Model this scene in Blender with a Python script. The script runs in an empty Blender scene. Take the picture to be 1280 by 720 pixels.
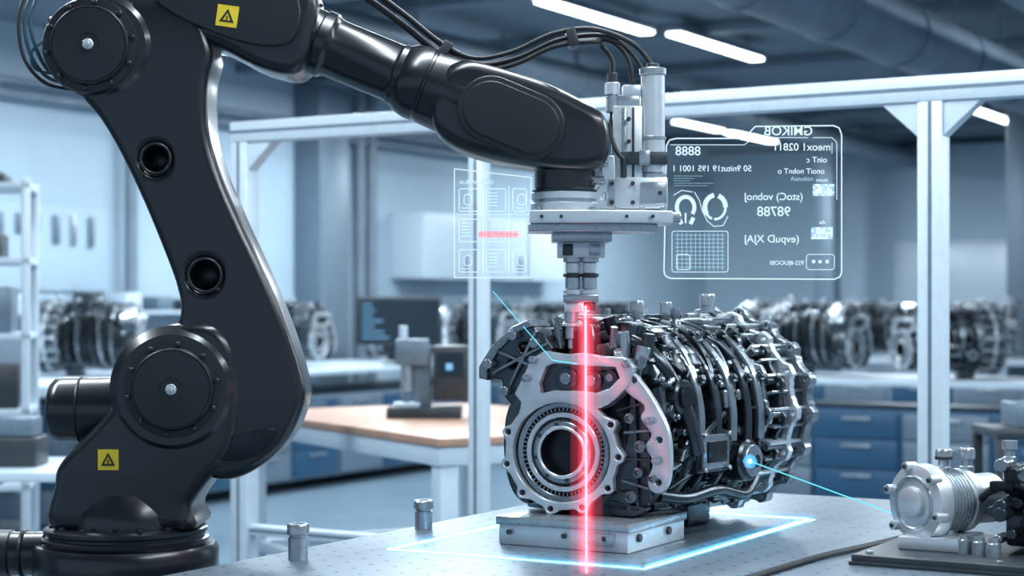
import bpy, bmesh, math, random
from mathutils import Vector, Matrix
random.seed(11)
TH = math.radians(30.4)            # the room/table is turned 30.4 deg from the camera axis
RZ = Matrix.Rotation(TH, 4, 'Z')
def CW(X, D, Z=0.0):               # camera-aligned metres -> world (= room) metres
    return RZ @ Vector((X, D, Z))
rad = math.radians

# ------------------------------------------------------------------ materials
def newmat(name):
    m = bpy.data.materials.new(name); m.use_nodes = True
    nt = m.node_tree; nt.nodes.clear()
    out = nt.nodes.new('ShaderNodeOutputMaterial')
    return m, nt, out
def pbr(name, col, metal=0.0, rough=0.4, var=0.12, nscale=30, bump=0.0, bscale=200, coat=0.0, rvar=0.1):
    m, nt, out = newmat(name)
    b = nt.nodes.new('ShaderNodeBsdfPrincipled')
    tc = nt.nodes.new('ShaderNodeTexCoord')
    n = nt.nodes.new('ShaderNodeTexNoise'); n.inputs['Scale'].default_value = nscale; n.inputs['Detail'].default_value = 4
    nt.links.new(tc.outputs['Object'], n.inputs['Vector'])
    r = nt.nodes.new('ShaderNodeValToRGB')
    r.color_ramp.elements[0].position = .3; r.color_ramp.elements[1].position = .7
    r.color_ramp.elements[0].color = tuple(c*(1-var) for c in col)+(1,)
    r.color_ramp.elements[1].color = tuple(min(1, c*(1+var)) for c in col)+(1,)
    nt.links.new(n.outputs['Fac'], r.inputs['Fac']); nt.links.new(r.outputs['Color'], b.inputs['Base Color'])
    mr = nt.nodes.new('ShaderNodeMapRange')
    mr.inputs['To Min'].default_value = max(.02, rough-rvar*.5); mr.inputs['To Max'].default_value = rough+rvar*.5
    nt.links.new(n.outputs['Fac'], mr.inputs['Value']); nt.links.new(mr.outputs['Result'], b.inputs['Roughness'])
    b.inputs['Metallic'].default_value = metal
    if coat: b.inputs['Coat Weight'].default_value = coat; b.inputs['Coat Roughness'].default_value = .15
    if bump:
        n2 = nt.nodes.new('ShaderNodeTexNoise'); n2.inputs['Scale'].default_value = bscale
        nt.links.new(tc.outputs['Object'], n2.inputs['Vector'])
        bp = nt.nodes.new('ShaderNodeBump'); bp.inputs['Strength'].default_value = bump; bp.inputs['Distance'].default_value = .001
        nt.links.new(n2.outputs['Fac'], bp.inputs['Height']); nt.links.new(bp.outputs['Normal'], b.inputs['Normal'])
    nt.links.new(b.outputs[0], out.inputs['Surface'])
    return m
def emis(name, col, s, transp=None):
    m, nt, out = newmat(name)
    e = nt.nodes.new('ShaderNodeEmission'); e.inputs['Color'].default_value = tuple(col)+(1,); e.inputs['Strength'].default_value = s
    if transp is None:
        nt.links.new(e.outputs[0], out.inputs['Surface'])
    else:
        t = nt.nodes.new('ShaderNodeBsdfTransparent'); t.inputs['Color'].default_value = (transp, transp, transp, 1)
        a = nt.nodes.new('ShaderNodeAddShader')
        nt.links.new(t.outputs[0], a.inputs[0]); nt.links.new(e.outputs[0], a.inputs[1]); nt.links.new(a.outputs[0], out.inputs['Surface'])
    return m
def volglow(name, col, s):
    m, nt, out = newmat(name)
    e = nt.nodes.new('ShaderNodeEmission'); e.inputs['Color'].default_value = tuple(col)+(1,); e.inputs['Strength'].default_value = s
    nt.links.new(e.outputs[0], out.inputs['Volume'])
    return m

M_black = pbr('robot_black', (.007,.009,.012), 0, .29, .1, 6, 0, 400, coat=.3, rvar=.05)
M_black2 = pbr('robot_black_cover', (.011,.014,.018), 0, .38, .1, 6, 0, 400)
M_rub = pbr('rubber', (.012,.014,.017), 0, .45)
M_bluecable = pbr('cable_teal', (.02,.07,.10), 0, .35)
M_sil = pbr('machined_aluminium', (.64,.69,.73), .6, .33, .05, 40, 0, 500, rvar=.05)
M_sil2 = pbr('brushed_steel', (.42,.465,.51), .8, .28, .08, 60, rvar=.05)
M_cast = pbr('cast_aluminium_bright', (.58,.64,.69), .65, .32, .12, 25, .06, 260)
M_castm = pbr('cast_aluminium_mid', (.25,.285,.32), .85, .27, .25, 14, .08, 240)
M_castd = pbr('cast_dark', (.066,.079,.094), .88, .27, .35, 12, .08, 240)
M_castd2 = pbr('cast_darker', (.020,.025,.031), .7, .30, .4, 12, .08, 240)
M_yel = pbr('label_yellow', (.75,.55,.03), 0, .5)
M_ink = pbr('label_ink', (.01,.01,.01), 0, .5)
M_alu = pbr('frame_aluminium_white', (.53,.62,.70), .15, .4, .04)
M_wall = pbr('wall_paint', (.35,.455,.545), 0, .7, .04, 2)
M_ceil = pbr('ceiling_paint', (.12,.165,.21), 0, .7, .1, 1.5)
M_duct = pbr('duct_metal', (.17,.225,.28), .3, .45, .15, 4)
M_floor = pbr('floor_epoxy', (.12,.18,.235), 0, .3, .08, 2)
M_wood = pbr('wood_top', (.40,.24,.17), 0, .4, .12, 5)
M_white = pbr('white_laminate', (.49,.585,.67), 0, .4, .03)
M_blue = pbr('blue_steel', (.018,.075,.15), .1, .4, .1)
M_grey = pbr('grey_steel', (.145,.20,.255), .3, .4, .1)
M_dark = pbr('dark_plastic', (.025,.032,.04), 0, .4, .2)
M_screen = pbr('screen_glass', (.012,.022,.035), 0, .15)
M_scr_e = emis('screen_glyphs', (.25,.6,1), 1.0)
M_tube = emis('led_tube', (.85,.95,1), 8)
M_holo = emis('holo_line', (.68,.89,1), 1.1)
M_holo2 = emis('holo_faint', (.45,.75,.95), .32, 1.0)
M_holop = emis('holo_film', (.35,.6,.8), .045, .95)
M_hred = emis('holo_red', (1,.16,.2), .6, .6)
M_glow = emis('projected_edge', (.35,.85,1), 3.4)
M_glowv = volglow('edge_haze', (.1,.65,1), 11)
M_glowv2 = volglow('edge_haze_wide', (.05,.5,1), 2.6)
M_core = emis('laser_core', (1,.22,.27), 3.2)
M_cy = emis('pointer_cyan', (.15,.75,1), 1.2)
M_bdot = emis('pointer_spot', (.25,.65,1), 14)
M_bhalo = volglow('spot_haze', (.1,.5,1), 40)

# perforated steel table top
def table_mat():
    m, nt, out = newmat('perforated_steel')
    N = nt.nodes.new; L = nt.links.new
    b = N('ShaderNodeBsdfPrincipled'); tc = N('ShaderNodeTexCoord')
    sx = N('ShaderNodeSeparateXYZ'); L(tc.outputs['Object'], sx.inputs[0])
    def cell(sock, p):
        a = N('ShaderNodeMath'); a.operation = 'PINGPONG'; a.inputs[1].default_value = p/2
        L(sock, a.inputs[0]); return a.outputs[0]
    cx = cell(sx.outputs[0], .06); cy = cell(sx.outputs[1], .06)
    c = N('ShaderNodeCombineXYZ'); L(cx, c.inputs[0]); L(cy, c.inputs[1])
    ln = N('ShaderNodeVectorMath'); ln.operation = 'LENGTH'; L(c.outputs[0], ln.inputs[0])
    r = N('ShaderNodeValToRGB'); r.color_ramp.elements[0].position = .10; r.color_ramp.elements[1].position = .13
    sc = N('ShaderNodeMath'); sc.operation = 'MULTIPLY'; sc.inputs[1].default_value = 20
    L(ln.outputs['Value'], sc.inputs[0]); L(sc.outputs[0], r.inputs[0])
    r.color_ramp.elements[0].color = (.02,.03,.04,1); r.color_ramp.elements[1].color = (.20,.255,.31,1)
    n = N('ShaderNodeTexNoise'); n.inputs['Scale'].default_value = 9; n.inputs['Detail'].default_value = 6; L(tc.outputs['Object'], n.inputs['Vector'])
    mr = N('ShaderNodeMapRange'); mr.inputs['To Min'].default_value = .30; mr.inputs['To Max'].default_value = .46
    L(n.outputs['Fac'], mr.inputs['Value']); L(mr.outputs[0], b.inputs['Roughness'])
    L(r.outputs[0], b.inputs['Base Color']); b.inputs['Metallic'].default_value = .7
    L(b.outputs[0], out.inputs['Surface'])
    return m
M_table = table_mat()

# ------------------------------------------------------------------ mesh builder
def zalign(p0, p1):
    d = Vector(p1)-Vector(p0)
    return Matrix.Translation(Vector(p0)) @ d.to_track_quat('Z', 'Y').to_matrix().to_4x4()
def catmull(pts, closed=True, res=6):
    P = [Vector(p) for p in pts]; n = len(P); out = []
    rng = range(n) if closed else range(n-1)
    for i in rng:
        if closed: a, b, c, d = P[(i-1) % n], P[i], P[(i+1) % n], P[(i+2) % n]
        else: a, b, c, d = P[max(i-1, 0)], P[i], P[i+1], P[min(i+2, n-1)]
        for k in range(res):
            t = k/res
            out.append(.5*((2*b)+(c-a)*t+(2*a-5*b+4*c-d)*t*t+(3*b-a-3*c+d)*t**3))
    if not closed: out.append(P[-1])
    return out
def area2(p): return sum(p[i][0]*p[(i+1) % len(p)][1]-p[(i+1) % len(p)][0]*p[i][1] for i in range(len(p)))
def circ(cx, cy, r, n=28): return [(cx+r*math.cos(2*math.pi*i/n), cy+r*math.sin(2*math.pi*i/n)) for i in range(n)]
XZ = Matrix.Rotation(rad(90), 4, 'X')      # drawing plane XY -> upright XZ, extrusion towards -Y

class MB:
    def __init__(s): s.v = []; s.f = []; s.m = []; s.mats = []
    def mi(s, mat):
        if mat not in s.mats: s.mats.append(mat)
        return s.mats.index(mat)
    def add(s, vs, fs, mat, M=None):
        o = len(s.v); i = s.mi(mat)
        for v in vs:
            s.v.append(tuple(M @ Vector(v)) if M is not None else tuple(v))
        for f in fs: s.f.append(tuple(k+o for k in f)); s.m.append(i)
    def box(s, size, loc, mat, rot=(0, 0, 0), bev=.003, M=None, seg=2):
        bm = bmesh.new(); bmesh.ops.create_cube(bm, size=1)
        for v in bm.verts: v.co = Vector((v.co.x*size[0], v.co.y*size[1], v.co.z*size[2]))
        bv = min(bev, min(size)*.35)
        if bv > 0: bmesh.ops.bevel(bm, geom=bm.edges[:], offset=bv, segments=seg, profile=.5, affect='EDGES')
        T = Matrix.Translation(Vector(loc))
        for ax, an in zip('XYZ', rot):
            if an: T = T @ Matrix.Rotation(an, 4, ax)
        if M is not None: T = M @ T
        bm.verts.index_update()
        s.add([v.co.copy() for v in bm.verts], [[v.index for v in f.verts] for f in bm.faces], mat, T); bm.free()
    def bx(s, lo, hi, mat, bev=.003, M=None):
        s.box([hi[i]-lo[i] for i in range(3)], [(hi[i]+lo[i])/2 for i in range(3)], mat, bev=bev, M=M)
    def lathe(s, prof, mat, M=None, seg=48, cap=True):
        vs = []; fs = []; n = len(prof)
        for r, h in prof:
            for k in range(seg):
                a = 2*math.pi*k/seg; vs.append((r*math.cos(a), r*math.sin(a), h))
        for i in range(n-1):
            for k in range(seg):
                k2 = (k+1) % seg; fs.append((i*seg+k, i*seg+k2, (i+1)*seg+k2, (i+1)*seg+k))
        if cap: fs.append(tuple(range(seg))[::-1]); fs.append(tuple((n-1)*seg+k for k in range(seg)))
        s.add(vs, fs, mat, M)
    def cyl(s, p0, p1, r, mat, r2=None, ch=None, seg=32, M=None):
        r2 = r if r2 is None else r2; L = (Vector(p1)-Vector(p0)).length
        ch = min(r, r2, L)*.12 if ch is None else ch
        T = zalign(p0, p1)
        if M is not None: T = M @ T
        s.lathe([(r-ch, 0), (r, ch), (r2, L-ch), (r2-ch, L)], mat, T, seg)
    def tor(s, c, axis, R, r, mat, seg=40, M=None):
        p0 = Vector(c); T = zalign(p0, p0+Vector(axis))
        if M is not None: T = M @ T
        prof = [(R+r*math.cos(a), r*math.sin(a)) for a in [2*math.pi*k/10 for k in range(11)]]
        s.lathe(prof, mat, T, seg, cap=False)
    def tube(s, pts, r, mat, seg=10, res=7, M=None, smooth=True):
        P = catmull(pts, False, res) if smooth else [Vector(p) for p in pts]
        n = len(P); vs = []; fs = []; up = None
        for i in range(n):
            t = (P[min(i+1, n-1)]-P[max(i-1, 0)]).normalized()
            if up is None: up = t.orthogonal().normalized()
            up = (up-t*up.dot(t)).normalized(); w = t.cross(up)
            for k in range(seg):
                a = 2*math.pi*k/seg; vs.append(P[i]+(up*math.cos(a)+w*math.sin(a))*r)
        for i in range(n-1):
            for k in range(seg):
                k2 = (k+1) % seg; fs.append((i*seg+k, i*seg+k2, (i+1)*seg+k2, (i+1)*seg+k))
        fs.append(tuple(range(seg))[::-1]); fs.append(tuple((n-1)*seg+k for k in range(seg)))
        s.add(vs, fs, mat, M)
    def plate(s, outline, holes, half, bev, mat, M=None, smooth=0, bres=3):
        cu = bpy.data.curves.new('tmp', 'CURVE'); cu.dimensions = '2D'; cu.fill_mode = 'BOTH'
        cu.extrude = max(half-bev, 0); cu.bevel_depth = bev; cu.bevel_resolution = bres; cu.offset = -bev
        o = [Vector((p[0], p[1])) for p in outline]
        if smooth: o = catmull(o, True, smooth)
        if area2(o) > 0: o = o[::-1]
        loops = [o]
        for h in holes:
            h = [Vector((p[0], p[1])) for p in h]
            if area2(h) < 0: h = h[::-1]
            loops.append(h)
        for l in loops:
            sp = cu.splines.new('POLY'); sp.points.add(len(l)-1)
            for i, p in enumerate(l): sp.points[i].co = (p[0], p[1], 0, 1)
            sp.use_cyclic_u = True
        s._curve(cu, mat, M)
    def text(s, body, size, mat, M=None, ext=.0006, align='LEFT'):
        cu = bpy.data.curves.new('tmpt', 'FONT'); cu.body = body; cu.size = size; cu.extrude = ext; cu.align_x = align
        cu.offset = size*.008
        s._curve(cu, mat, M)
    def _curve(s, cu, mat, M):
        ob = bpy.data.objects.new('tmp', cu); bpy.context.scene.collection.objects.link(ob)
        dg = bpy.context.evaluated_depsgraph_get(); me = bpy.data.meshes.new_from_object(ob.evaluated_get(dg))
        s.add([v.co.copy() for v in me.vertices], [list(p.vertices) for p in me.polygons], mat, M)
        bpy.data.objects.remove(ob); bpy.data.curves.remove(cu); bpy.data.meshes.remove(me)
    def loft(s, rings, mat, M=None, cap=True):
        n = len(rings[0]); vs = [p for r in rings for p in r]; fs = []
        for i in range(len(rings)-1):
            for k in range(n):
                k2 = (k+1) % n; fs.append((i*n+k, i*n+k2, (i+1)*n+k2, (i+1)*n+k))
        if cap: fs.append(tuple(range(n))[::-1]); fs.append(tuple((len(rings)-1)*n+k for k in range(n)))
        s.add(vs, fs, mat, M)
    def mesh(s, name, ang=35):
        me = bpy.data.meshes.new(name); me.from_pydata(s.v, [], s.f)
        for m in s.mats: me.materials.append(m)
        me.polygons.foreach_set('material_index', s.m)
        bm = bmesh.new(); bm.from_mesh(me)
        bmesh.ops.remove_doubles(bm, verts=bm.verts, dist=1e-5)
        bmesh.ops.recalc_face_normals(bm, faces=bm.faces); bm.to_mesh(me); bm.free()
        me.polygons.foreach_set('use_smooth', [True]*len(me.polygons))
        me.set_sharp_from_angle(angle=rad(ang)); me.update(); return me
    def obj(s, name, parent=None, loc=None, yaw=0, ang=35):
        ob = bpy.data.objects.new(name, s.mesh(name, ang)); bpy.context.scene.collection.objects.link(ob)
        if parent: ob.parent = parent
        if loc is not None: ob.location = loc
        ob.rotation_euler[2] = yaw
        return ob
def empty(name, loc, yaw=0):
    e = bpy.data.objects.new(name, None); e.empty_display_size = .1
    bpy.context.scene.collection.objects.link(e); e.location = loc; e.rotation_euler[2] = yaw; return e

# ------------------------------------------------------------------ room shell (room frame)
WA, WB, CH = -9.85, 22.0, 3.5
b = MB(); b.bx((WA, -4, -.1), (9, WB, 0), M_floor, 0); b.obj('floor')
b = MB(); b.bx((WA-.15, -4, 0), (WA, WB+.15, CH), M_wall, 0); b.obj('wall_left')
b = MB(); b.bx((WA, WB, 0), (9, WB+.15, CH), M_wall, 0); b.obj('wall_back')
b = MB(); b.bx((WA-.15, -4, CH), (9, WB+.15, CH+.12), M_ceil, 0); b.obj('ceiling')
b = MB(); b.bx((WA, -4, 0), (WA+.03, WB, .14), M_grey, .005); b.obj('baseboard_left')
b = MB(); b.bx((WA+.03, WB-.03, 0), (9, WB, .14), M_grey, .005); b.obj('baseboard_back')
b = MB()
for i in range(9):
    y = 6+i*2; b.bx((WA+.02, y, CH-.09), (8.9, y+.16, CH-.001), M_ceil, .01)
b.obj('trim_1')
b = MB()
b.cyl((-3.4, 5, 3.05), (-3.4, 21.9, 3.05), .2, M_duct)
b.cyl((-6.9, 8, 3.25), (-6.9, 21.9, 3.25), .12, M_duct)
b.bx((-2.4, 6, 2.95), (-1.8, 21.9, 3.25), M_duct, .01)
for i in range(11):
    for a, r, z in ((-3.4, .215, 3.05), (-6.9, .13, 3.25)):
        b.cyl((a, 8+i*1.2, z), (a, 8.05+i*1.2, z), r, M_grey)
        b.cyl((a, 8.02+i*1.2, z+r*.8), (a, 8.02+i*1.2, 3.499), .012, M_grey)
b.obj('ventilation_duct')
b = MB()
for z in (2.95, 3.05): b.cyl((WA+.12, 2, z), (WA+.12, 21.9, z), .03, M_duct)
for y in (10.6, 13.75, 13.95, 18.3): b.cyl((WA+.1, y, .0), (WA+.1, y, 3.49), .05, M_duct)
b.bx((WA+.01, 7.2, 2.35), (WA+.07, 8.6, 2.41), M_grey); b.obj('wall_conduit')
b = MB(); b.bx((WA+.001, 12.85, 0), (WA+.3, 13.3, 3.4), M_grey, .01); b.obj('wall_pilaster')
for i, (a, y) in enumerate(((-4.3, 17), (-7.6, 20.6))):
    b = MB(); b.bx((a-.13, y-.13, 0), (a+.13, y+.13, CH-.001), M_grey, .01)
    b.bx((a-.18, y-.18, 0), (a+.18, y+.18, .1), M_grey, .01); b.obj('structural_column')
def led(a, y0, y1, z=3.4):
    b = MB(); b.bx((a-.07, y0, z-.03), (a+.07, y1, z+.02), M_duct, .01)
    b.bx((a-.055, y0+.02, z-.05), (a+.055, y1-.02, z-.028), M_tube, .005)
    for y in (y0+.2, y1-.2): b.cyl((a, y, z+.02), (a, y, CH), .006, M_grey)
    b.obj('ceiling_light')
led(-5.6, 9.9, 11.5); led(-5.45, 11.58, 13.2); led(-8.8, 9.2, 10.75)
led(-8.05, 17.2, 18.4); led(-8.05, 18.6, 20.0); led(-4.97, 17.2, 20.0); led(-4.97, 15.2, 15.6)
led(-1.5, 9, 11); led(-8.05, 3, 6); led(-1.9, 2.2, 5.2); led(.6, 1.5, 4.5); led(-4.3, 1.5, 4.5)  # extra tubes out of view, added for illumination

# wall cabinets
b = MB()
for i in range(3):
    b.bx((WA, 14.4+i*1.05, 1.65), (WA+.4, 15.4+i*1.05, 2.3), M_white, .01); b.bx((WA+.4, 15.2+i*1.05, 1.72), (WA+.42, 15.25+i*1.05, 1.9), M_grey, .004)
b.obj('wall_cabinet')
b = MB(); b.bx((-3.4, WB-.08, 1.75), (-2.2, WB-.01, 2.25), M_dark, .01); b.bx((-3.36, WB-.09, 1.79), (-2.24, WB-.078, 2.21), M_screen, .001); b.obj('wall_screen')
b = MB(); b.bx((-7.2, WB-.05, 1.3), (-5.3, WB-.0, 2.2), M_white, .01); b.bx((-7.1, WB-.06, 1.38), (-5.4, WB-.049, 2.12), M_alu, .002); b.obj('wall_whiteboard')
b = MB(); b.bx((-2.0, WB-.35, 0), (-.9, WB-.04, 2.0), M_white, .01); b.bx((-1.46, WB-.36, .1), (-1.44, WB-.349, 1.9), M_dark, 0); b.obj('storage_cabinet')
b = MB()
for y0 in (8.9,):
    b.bx((WA, y0, 1.5), (WA+.03, y0+1.5, 2.15), M_wall, .005)
    for k in range(7):
        y = y0+.15+k*.19; h = random.uniform(.12, .3); b.bx((WA+.03, y, 2.08-h), (WA+.06, y+random.uniform(.02, .06), 2.08), random.choice([M_grey, M_sil2]), .004)
b.obj('wall_tool_rack')
b = MB()
b.bx((WA+.02, 6.1, 1.32), (WA+.3, 12.4, 1.345), M_white, .004)
for k in range(16):
    y = 6.2+k*.38; b.bx((WA+.05, y, 1.346), (WA+.25, y+random.uniform(.1, .28), 1.37+random.uniform(.05, .12)), random.choice([M_dark, M_grey, M_blue, M_white]), .01)
b.obj('wall_shelf')

# aluminium portal frame (room frame, y=5.41)
b = MB(); FY = 5.41
def prof(b, lo, hi, ax):      # slotted extrusion
    b.bx(lo, hi, M_alu, .004)
    c = [(lo[i]+hi[i])/2 for i in range(3)]
    for o in (-1, 1):
        l = list(lo); h = list(hi)
        if ax == 2: l[0] = c[0]-.006; h[0] = c[0]+.006
        else: l[2] = c[2]-.006; h[2] = c[2]+.006
        l[1] = (lo[1]-.001) if o < 0 else (hi[1]-.001); h[1] = l[1]+.002
        b.bx(l, h, M_grey, 0)
prof(b, (-4.43, FY-.04, 2.03), (1.2, FY+.04, 2.11), 0)
for a in (-4.387, -1.647, 1.1): prof(b, (a-.04, FY-.04, 0), (a+.04, FY+.04, 2.03), 2)
prof(b, (-3.34, FY-.03, 0), (-3.28, FY+.03, 2.03), 2)
for a in (-4.387, -1.647, 1.1):
    for sgn in (-1, 1):
        if a < -4 and sgn < 0: continue
        b.plate([(a+sgn*.04, 2.03), (a+sgn*.16, 2.03), (a+sgn*.04, 1.92)], [], .03, .003, M_alu, Matrix.Translation((0, FY, 0)) @ XZ)
prof(b, (-4.35, FY-.02, .5), (-3.34, FY+.02, .54), 0)
b.obj('aluminium_frame')

# ------------------------------------------------------------------ steel work table
TT = .86
b = MB()
b.bx((-2.37, 2.1, TT-.035), (-.15, 4.72, TT), M_table, .004)
tt = b.obj('top')
b = MB()
for a0, a1, y0, y1 in ((-2.33, -.19, 2.14, 2.2), (-2.33, -.19, 4.62, 4.68), (-2.33, -2.27, 2.14, 4.68), (-.25, -.19, 2.14, 4.68)):
    b.bx((a0, y0, TT-.14), (a1, y1, TT-.036), M_grey, .004)
for a in (-2.29, -.23):
    for y in (2.18, 4.64): b.bx((a-.04, y-.04, 0), (a+.04, y+.04, TT-.036), M_grey, .004)
fr = b.obj('frame')
E = empty('steel_worktable', (0, 0, 0)); tt.parent = E; fr.parent = E

# fixture block beneath the engine
b = MB()
b.bx((-2.03, 3.40, TT), (-1.705, 3.69, TT+.060), M_sil, .004)
b.bx((-2.035, 3.395, TT+.045), (-1.70, 3.695, TT+.064), M_sil2, .003)
b.bx((-1.80, 3.393, TT+.012), (-1.735, 3.41, TT+.042), M_sil2, .002)
for a in (-2.0, -1.86, -1.76): b.cyl((a, 3.399, TT+.03), (a, 3.392, TT+.03), .006, M_dark)
for y in (3.45, 3.6): b.cyl((-1.706, y, TT+.03), (-1.698, y, TT+.03), .009, M_dark)
b.obj('fixture_block')

def pin(X, D, r, h):
    b = MB(); b.lathe([(r*1.0, 0), (r, .004), (r, h*.62), (r*.88, h*.64), (r*.88, h*.7), (r*1.12, h*.72), (r*1.12, h*.95), (r*1.0, h), (r*.6, h), (r*.55, h*.9)], M_sil2, seg=32)
    b.obj('locating_pin', loc=CW(X, D, TT))
pin(-.452, 3.72, .021, .076); pin(-.212, 4.22, .021, .070)

# projected light rectangle
PO = empty('projected_outline', (0, 0, 0))
b = MB(); hz = MB(); hz2 = MB(); q = [(-.268, 3.857), (.268, 3.578), (.75, 4.40), (.214, 4.679)]
q = [CW(x, d, TT+.0015) for x, d in q]
for i in range(4):
    p, r_ = q[i], q[(i+1) % 4]; d = (r_-p).normalized(); w = Vector((-d.y, d.x, 0))*.0046
    b.add([p-w-d*.0046, r_-w+d*.0046, r_+w+d*.0046, p+w-d*.0046], [(0, 1, 2, 3)], M_glow)
    up = Vector((0, 0, 1))
    for bb, R, m in ((hz, .012, M_glowv), (hz2, .028, M_glowv2)):
        w2 = Vector((-d.y, d.x, 0)); ring0 = []; ring1 = []
        for k in range(13):
            a = math.pi*k/12; o = w2*R*math.cos(a)+up*(R*.6*math.sin(a)+.0012)
            ring0.append(p+o+d*R*.2); ring1.append(r_+o-d*R*.2)
        n = 13; fs = [(k, (k+1) % n, n+(k+1) % n, n+k) for k in range(n)]+[tuple(range(n))[::-1], tuple(range(n, 2*n))]
        bb.add(ring0+ring1, fs, m)
b.obj('edge', PO); hz.obj('haze', PO); hz2.obj('haze_wide', PO)

# ------------------------------------------------------------------ ROBOT (front-elevation drawing, 550 units = 1 m)
RB = empty('robot_arm', CW((158-640)/550, 4.0, 0), TH)
def ev(x, y, d=0.0): return Vector(((x-158)/550, d, 1.4-(y-380)/550))
def e2(x, y): return ((x-158)/550, 1.4-(y-380)/550)
def out2(pts): return [e2(*p) for p in pts]
def T(d): return Matrix.Translation((0, d, 0)) @ XZ
U = 1/550
b = MB()
b.lathe([(.27, 0), (.27, .03), (.26, .035), (.215, .035), (.205, .06), (.203, .78), (.208, .79), (.208, .845), (.20, .858), (.15, .858)], M_black, seg=72)
b.lathe([(.185, .858), (.187, .862), (.187, .872), (.178, .876), (.178, .882), (.183, .886), (.183, .894), (.17, .90), (.15, .90)], M_black, seg=72)
for k in range(16):
    a = 2*math.pi*k/16; b.cyl((.165*math.cos(a), .165*math.sin(a), .899), (.165*math.cos(a), .165*math.sin(a), .906), .007, M_black2, seg=6)
b.cyl(ev(-60, 692), ev(60, 692), .050, M_black); b.cyl(ev(-70, 692), ev(18, 692), .054, M_black2)
b.tor(ev(30, 692), (1, 0, 0), .051, .005, M_black2)
b.obj('base', RB)
b = MB()
b.plate(out2([(86, 657), (82, 600), (92, 570), (140, 520), (165, 485), (178, 445), (200, 415), (240, 402), (280, 406), (303, 440), (310, 500), (300, 560), (268, 598), (248, 628), (244, 657)]), [], .115, .028, M_black, T(.0), smooth=5, bres=5)
b.lathe([(.145, 0), (.148, .01), (.142, .05), (.12, .09)], M_black, Matrix.Translation((.01, 0, .885)), seg=64)
b.lathe([(.045, 0), (.062, .004), (.072, .014), (.075, .03), (.075, .25)], M_black, zalign(ev(60, 513, .02), ev(200, 513, .02)), 56)
b.tor(ev(100, 513, .02), (1, 0, 0), .075, .003, M_black2)
b.obj('shoulder', RB)
b = MB()
arm = [(386, 500), (382, 462), (364, 405), (337, 340), (307, 275), (282, 215), (269, 165), (268, 110), (274, 70), (250, 18), (190, 8), (120, 28), (98, 80), (112, 122),
       (136, 152), (160, 192), (188, 250), (213, 310), (231, 360), (234, 395), (214, 440), (200, 490), (222, 545), (268, 590), (312, 590), (362, 552)]
b.plate(out2(arm), [circ(*e2(266, 345), 19*U), circ(*e2(206, 203), 17*U)], .085, .022, M_black, T(-.02), smooth=6, bres=5)
for c, r in (((266, 345), 19), ((206, 203), 17)):
    b.tor(ev(*c, -.104), (0, 1, 0), (r+1)*U, .0035, M_black2)
    b.cyl(ev(*c, -.045), ev(*c, .03), (r+2)*U, M_castd2, ch=.001)
    b.cyl(ev(*c, -.05), ev(*c, .0), (r-6)*U, M_black2, ch=.002)
b.obj('lower_arm', RB, ang=50)
def cover(b, x, y, R, d):
    Mx = zalign(ev(x, y, d), ev(x, y, d-1))
    b.lathe([(R*1.28, -.06), (R*1.30, -.012), (R*1.24, 0), (R*1.06, .002), (R*1.04, .010), (R*1.0, .014), (R*.985, .014), (R*.98, .011), (R*.965, .011), (R*.96, .015), (R*.3, .019), (R*.29, .017), (R*.15, .017), (.001, .017)], M_black2, Mx, 72)
    b.lathe([(.012, .017), (.012, .021), (.009, .023), (.001, .023)], M_sil, Mx, 20)
    b.lathe([(.006, .022), (.006, .029), (.004, .03)], M_sil, Mx, 6)
    for k in range(10):
        a = 2*math.pi*(k+.3)/10
        Mk = Mx @ Matrix.Translation((R*1.14*math.cos(a), R*1.14*math.sin(a), .0))
        b.lathe([(.006, .0), (.006, .006), (.004, .008)], M_black2, Mk, 12)
b = MB()
b.cyl(ev(228, 484, .14), ev(228, 484, -.125), 78*U, M_black, ch=.02, seg=72)
cover(b, 229, 483, 48*U, -.125)
b.plate(out2([(272, 556), (300, 541), (352, 532), (346, 552), (322, 567), (285, 570)]), [], .005, .002, M_castd2, T(-.106), smooth=4)
b.obj('shoulder_joint', RB, ang=40)
b = MB()
b.cyl(ev(140, 65, .12), ev(140, 65, -.115), 66*U, M_black, ch=.02, seg=72)
cover(b, 128, 66, 46*U, -.118)
b.plate(out2([(112, -10), (150, -60), (230, -95), (330, -75), (396, -10), (396, 50), (380, 96), (335, 92), (272, 62), (230, 66), (205, 95), (170, 110), (130, 90)]), [], .10, .026, M_black, T(.0), smooth=5, bres=5)
b.plate(out2([(205, 5), (300, -45), (375, -5), (372, 60), (300, 58)]), [], .012, .004, M_black2, T(-.098), smooth=5)
b.cyl(ev(62, 40, .0), ev(110, 40, .0), .035, M_dark); b.box((.05, .07, .05), ev(82, 42, -.03), M_dark)
b.cyl(ev(60, 60, -.02), ev(100, 60, -.02), .012, M_sil2)
b.obj('elbow', RB, ang=40)
b = MB()
dirv = (ev(660, 160)-ev(385, 48)).normalized()
A0 = ev(372, 42); Mx = zalign(A0, A0+dirv)
b.lathe([(.088, -.03), (.092, -.02), (.092, .012), (.087, .02), (.074, .024), (.072, .03), (.072, .05), (.076, .054), (.076, .075), (.071, .08),
         (.067, .09), (.067, .235), (.069, .24), (.072, .243), (.072, .255), (.075, .258), (.082, .272), (.086, .29), (.086, .31), (.083, .313), (.083, .318), (.086, .321), (.089, .40), (.08, .45)], M_black, Mx, 72)
for k in range(12):
    a = 2*math.pi*k/12; b.lathe([(.005, .02), (.005, .028), (.004, .03)], M_black2, Mx @ Matrix.Translation((.08*math.cos(a), .08*math.sin(a), 0)), 8)
b.obj('upper_arm', RB, ang=40)
b = MB()
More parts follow.
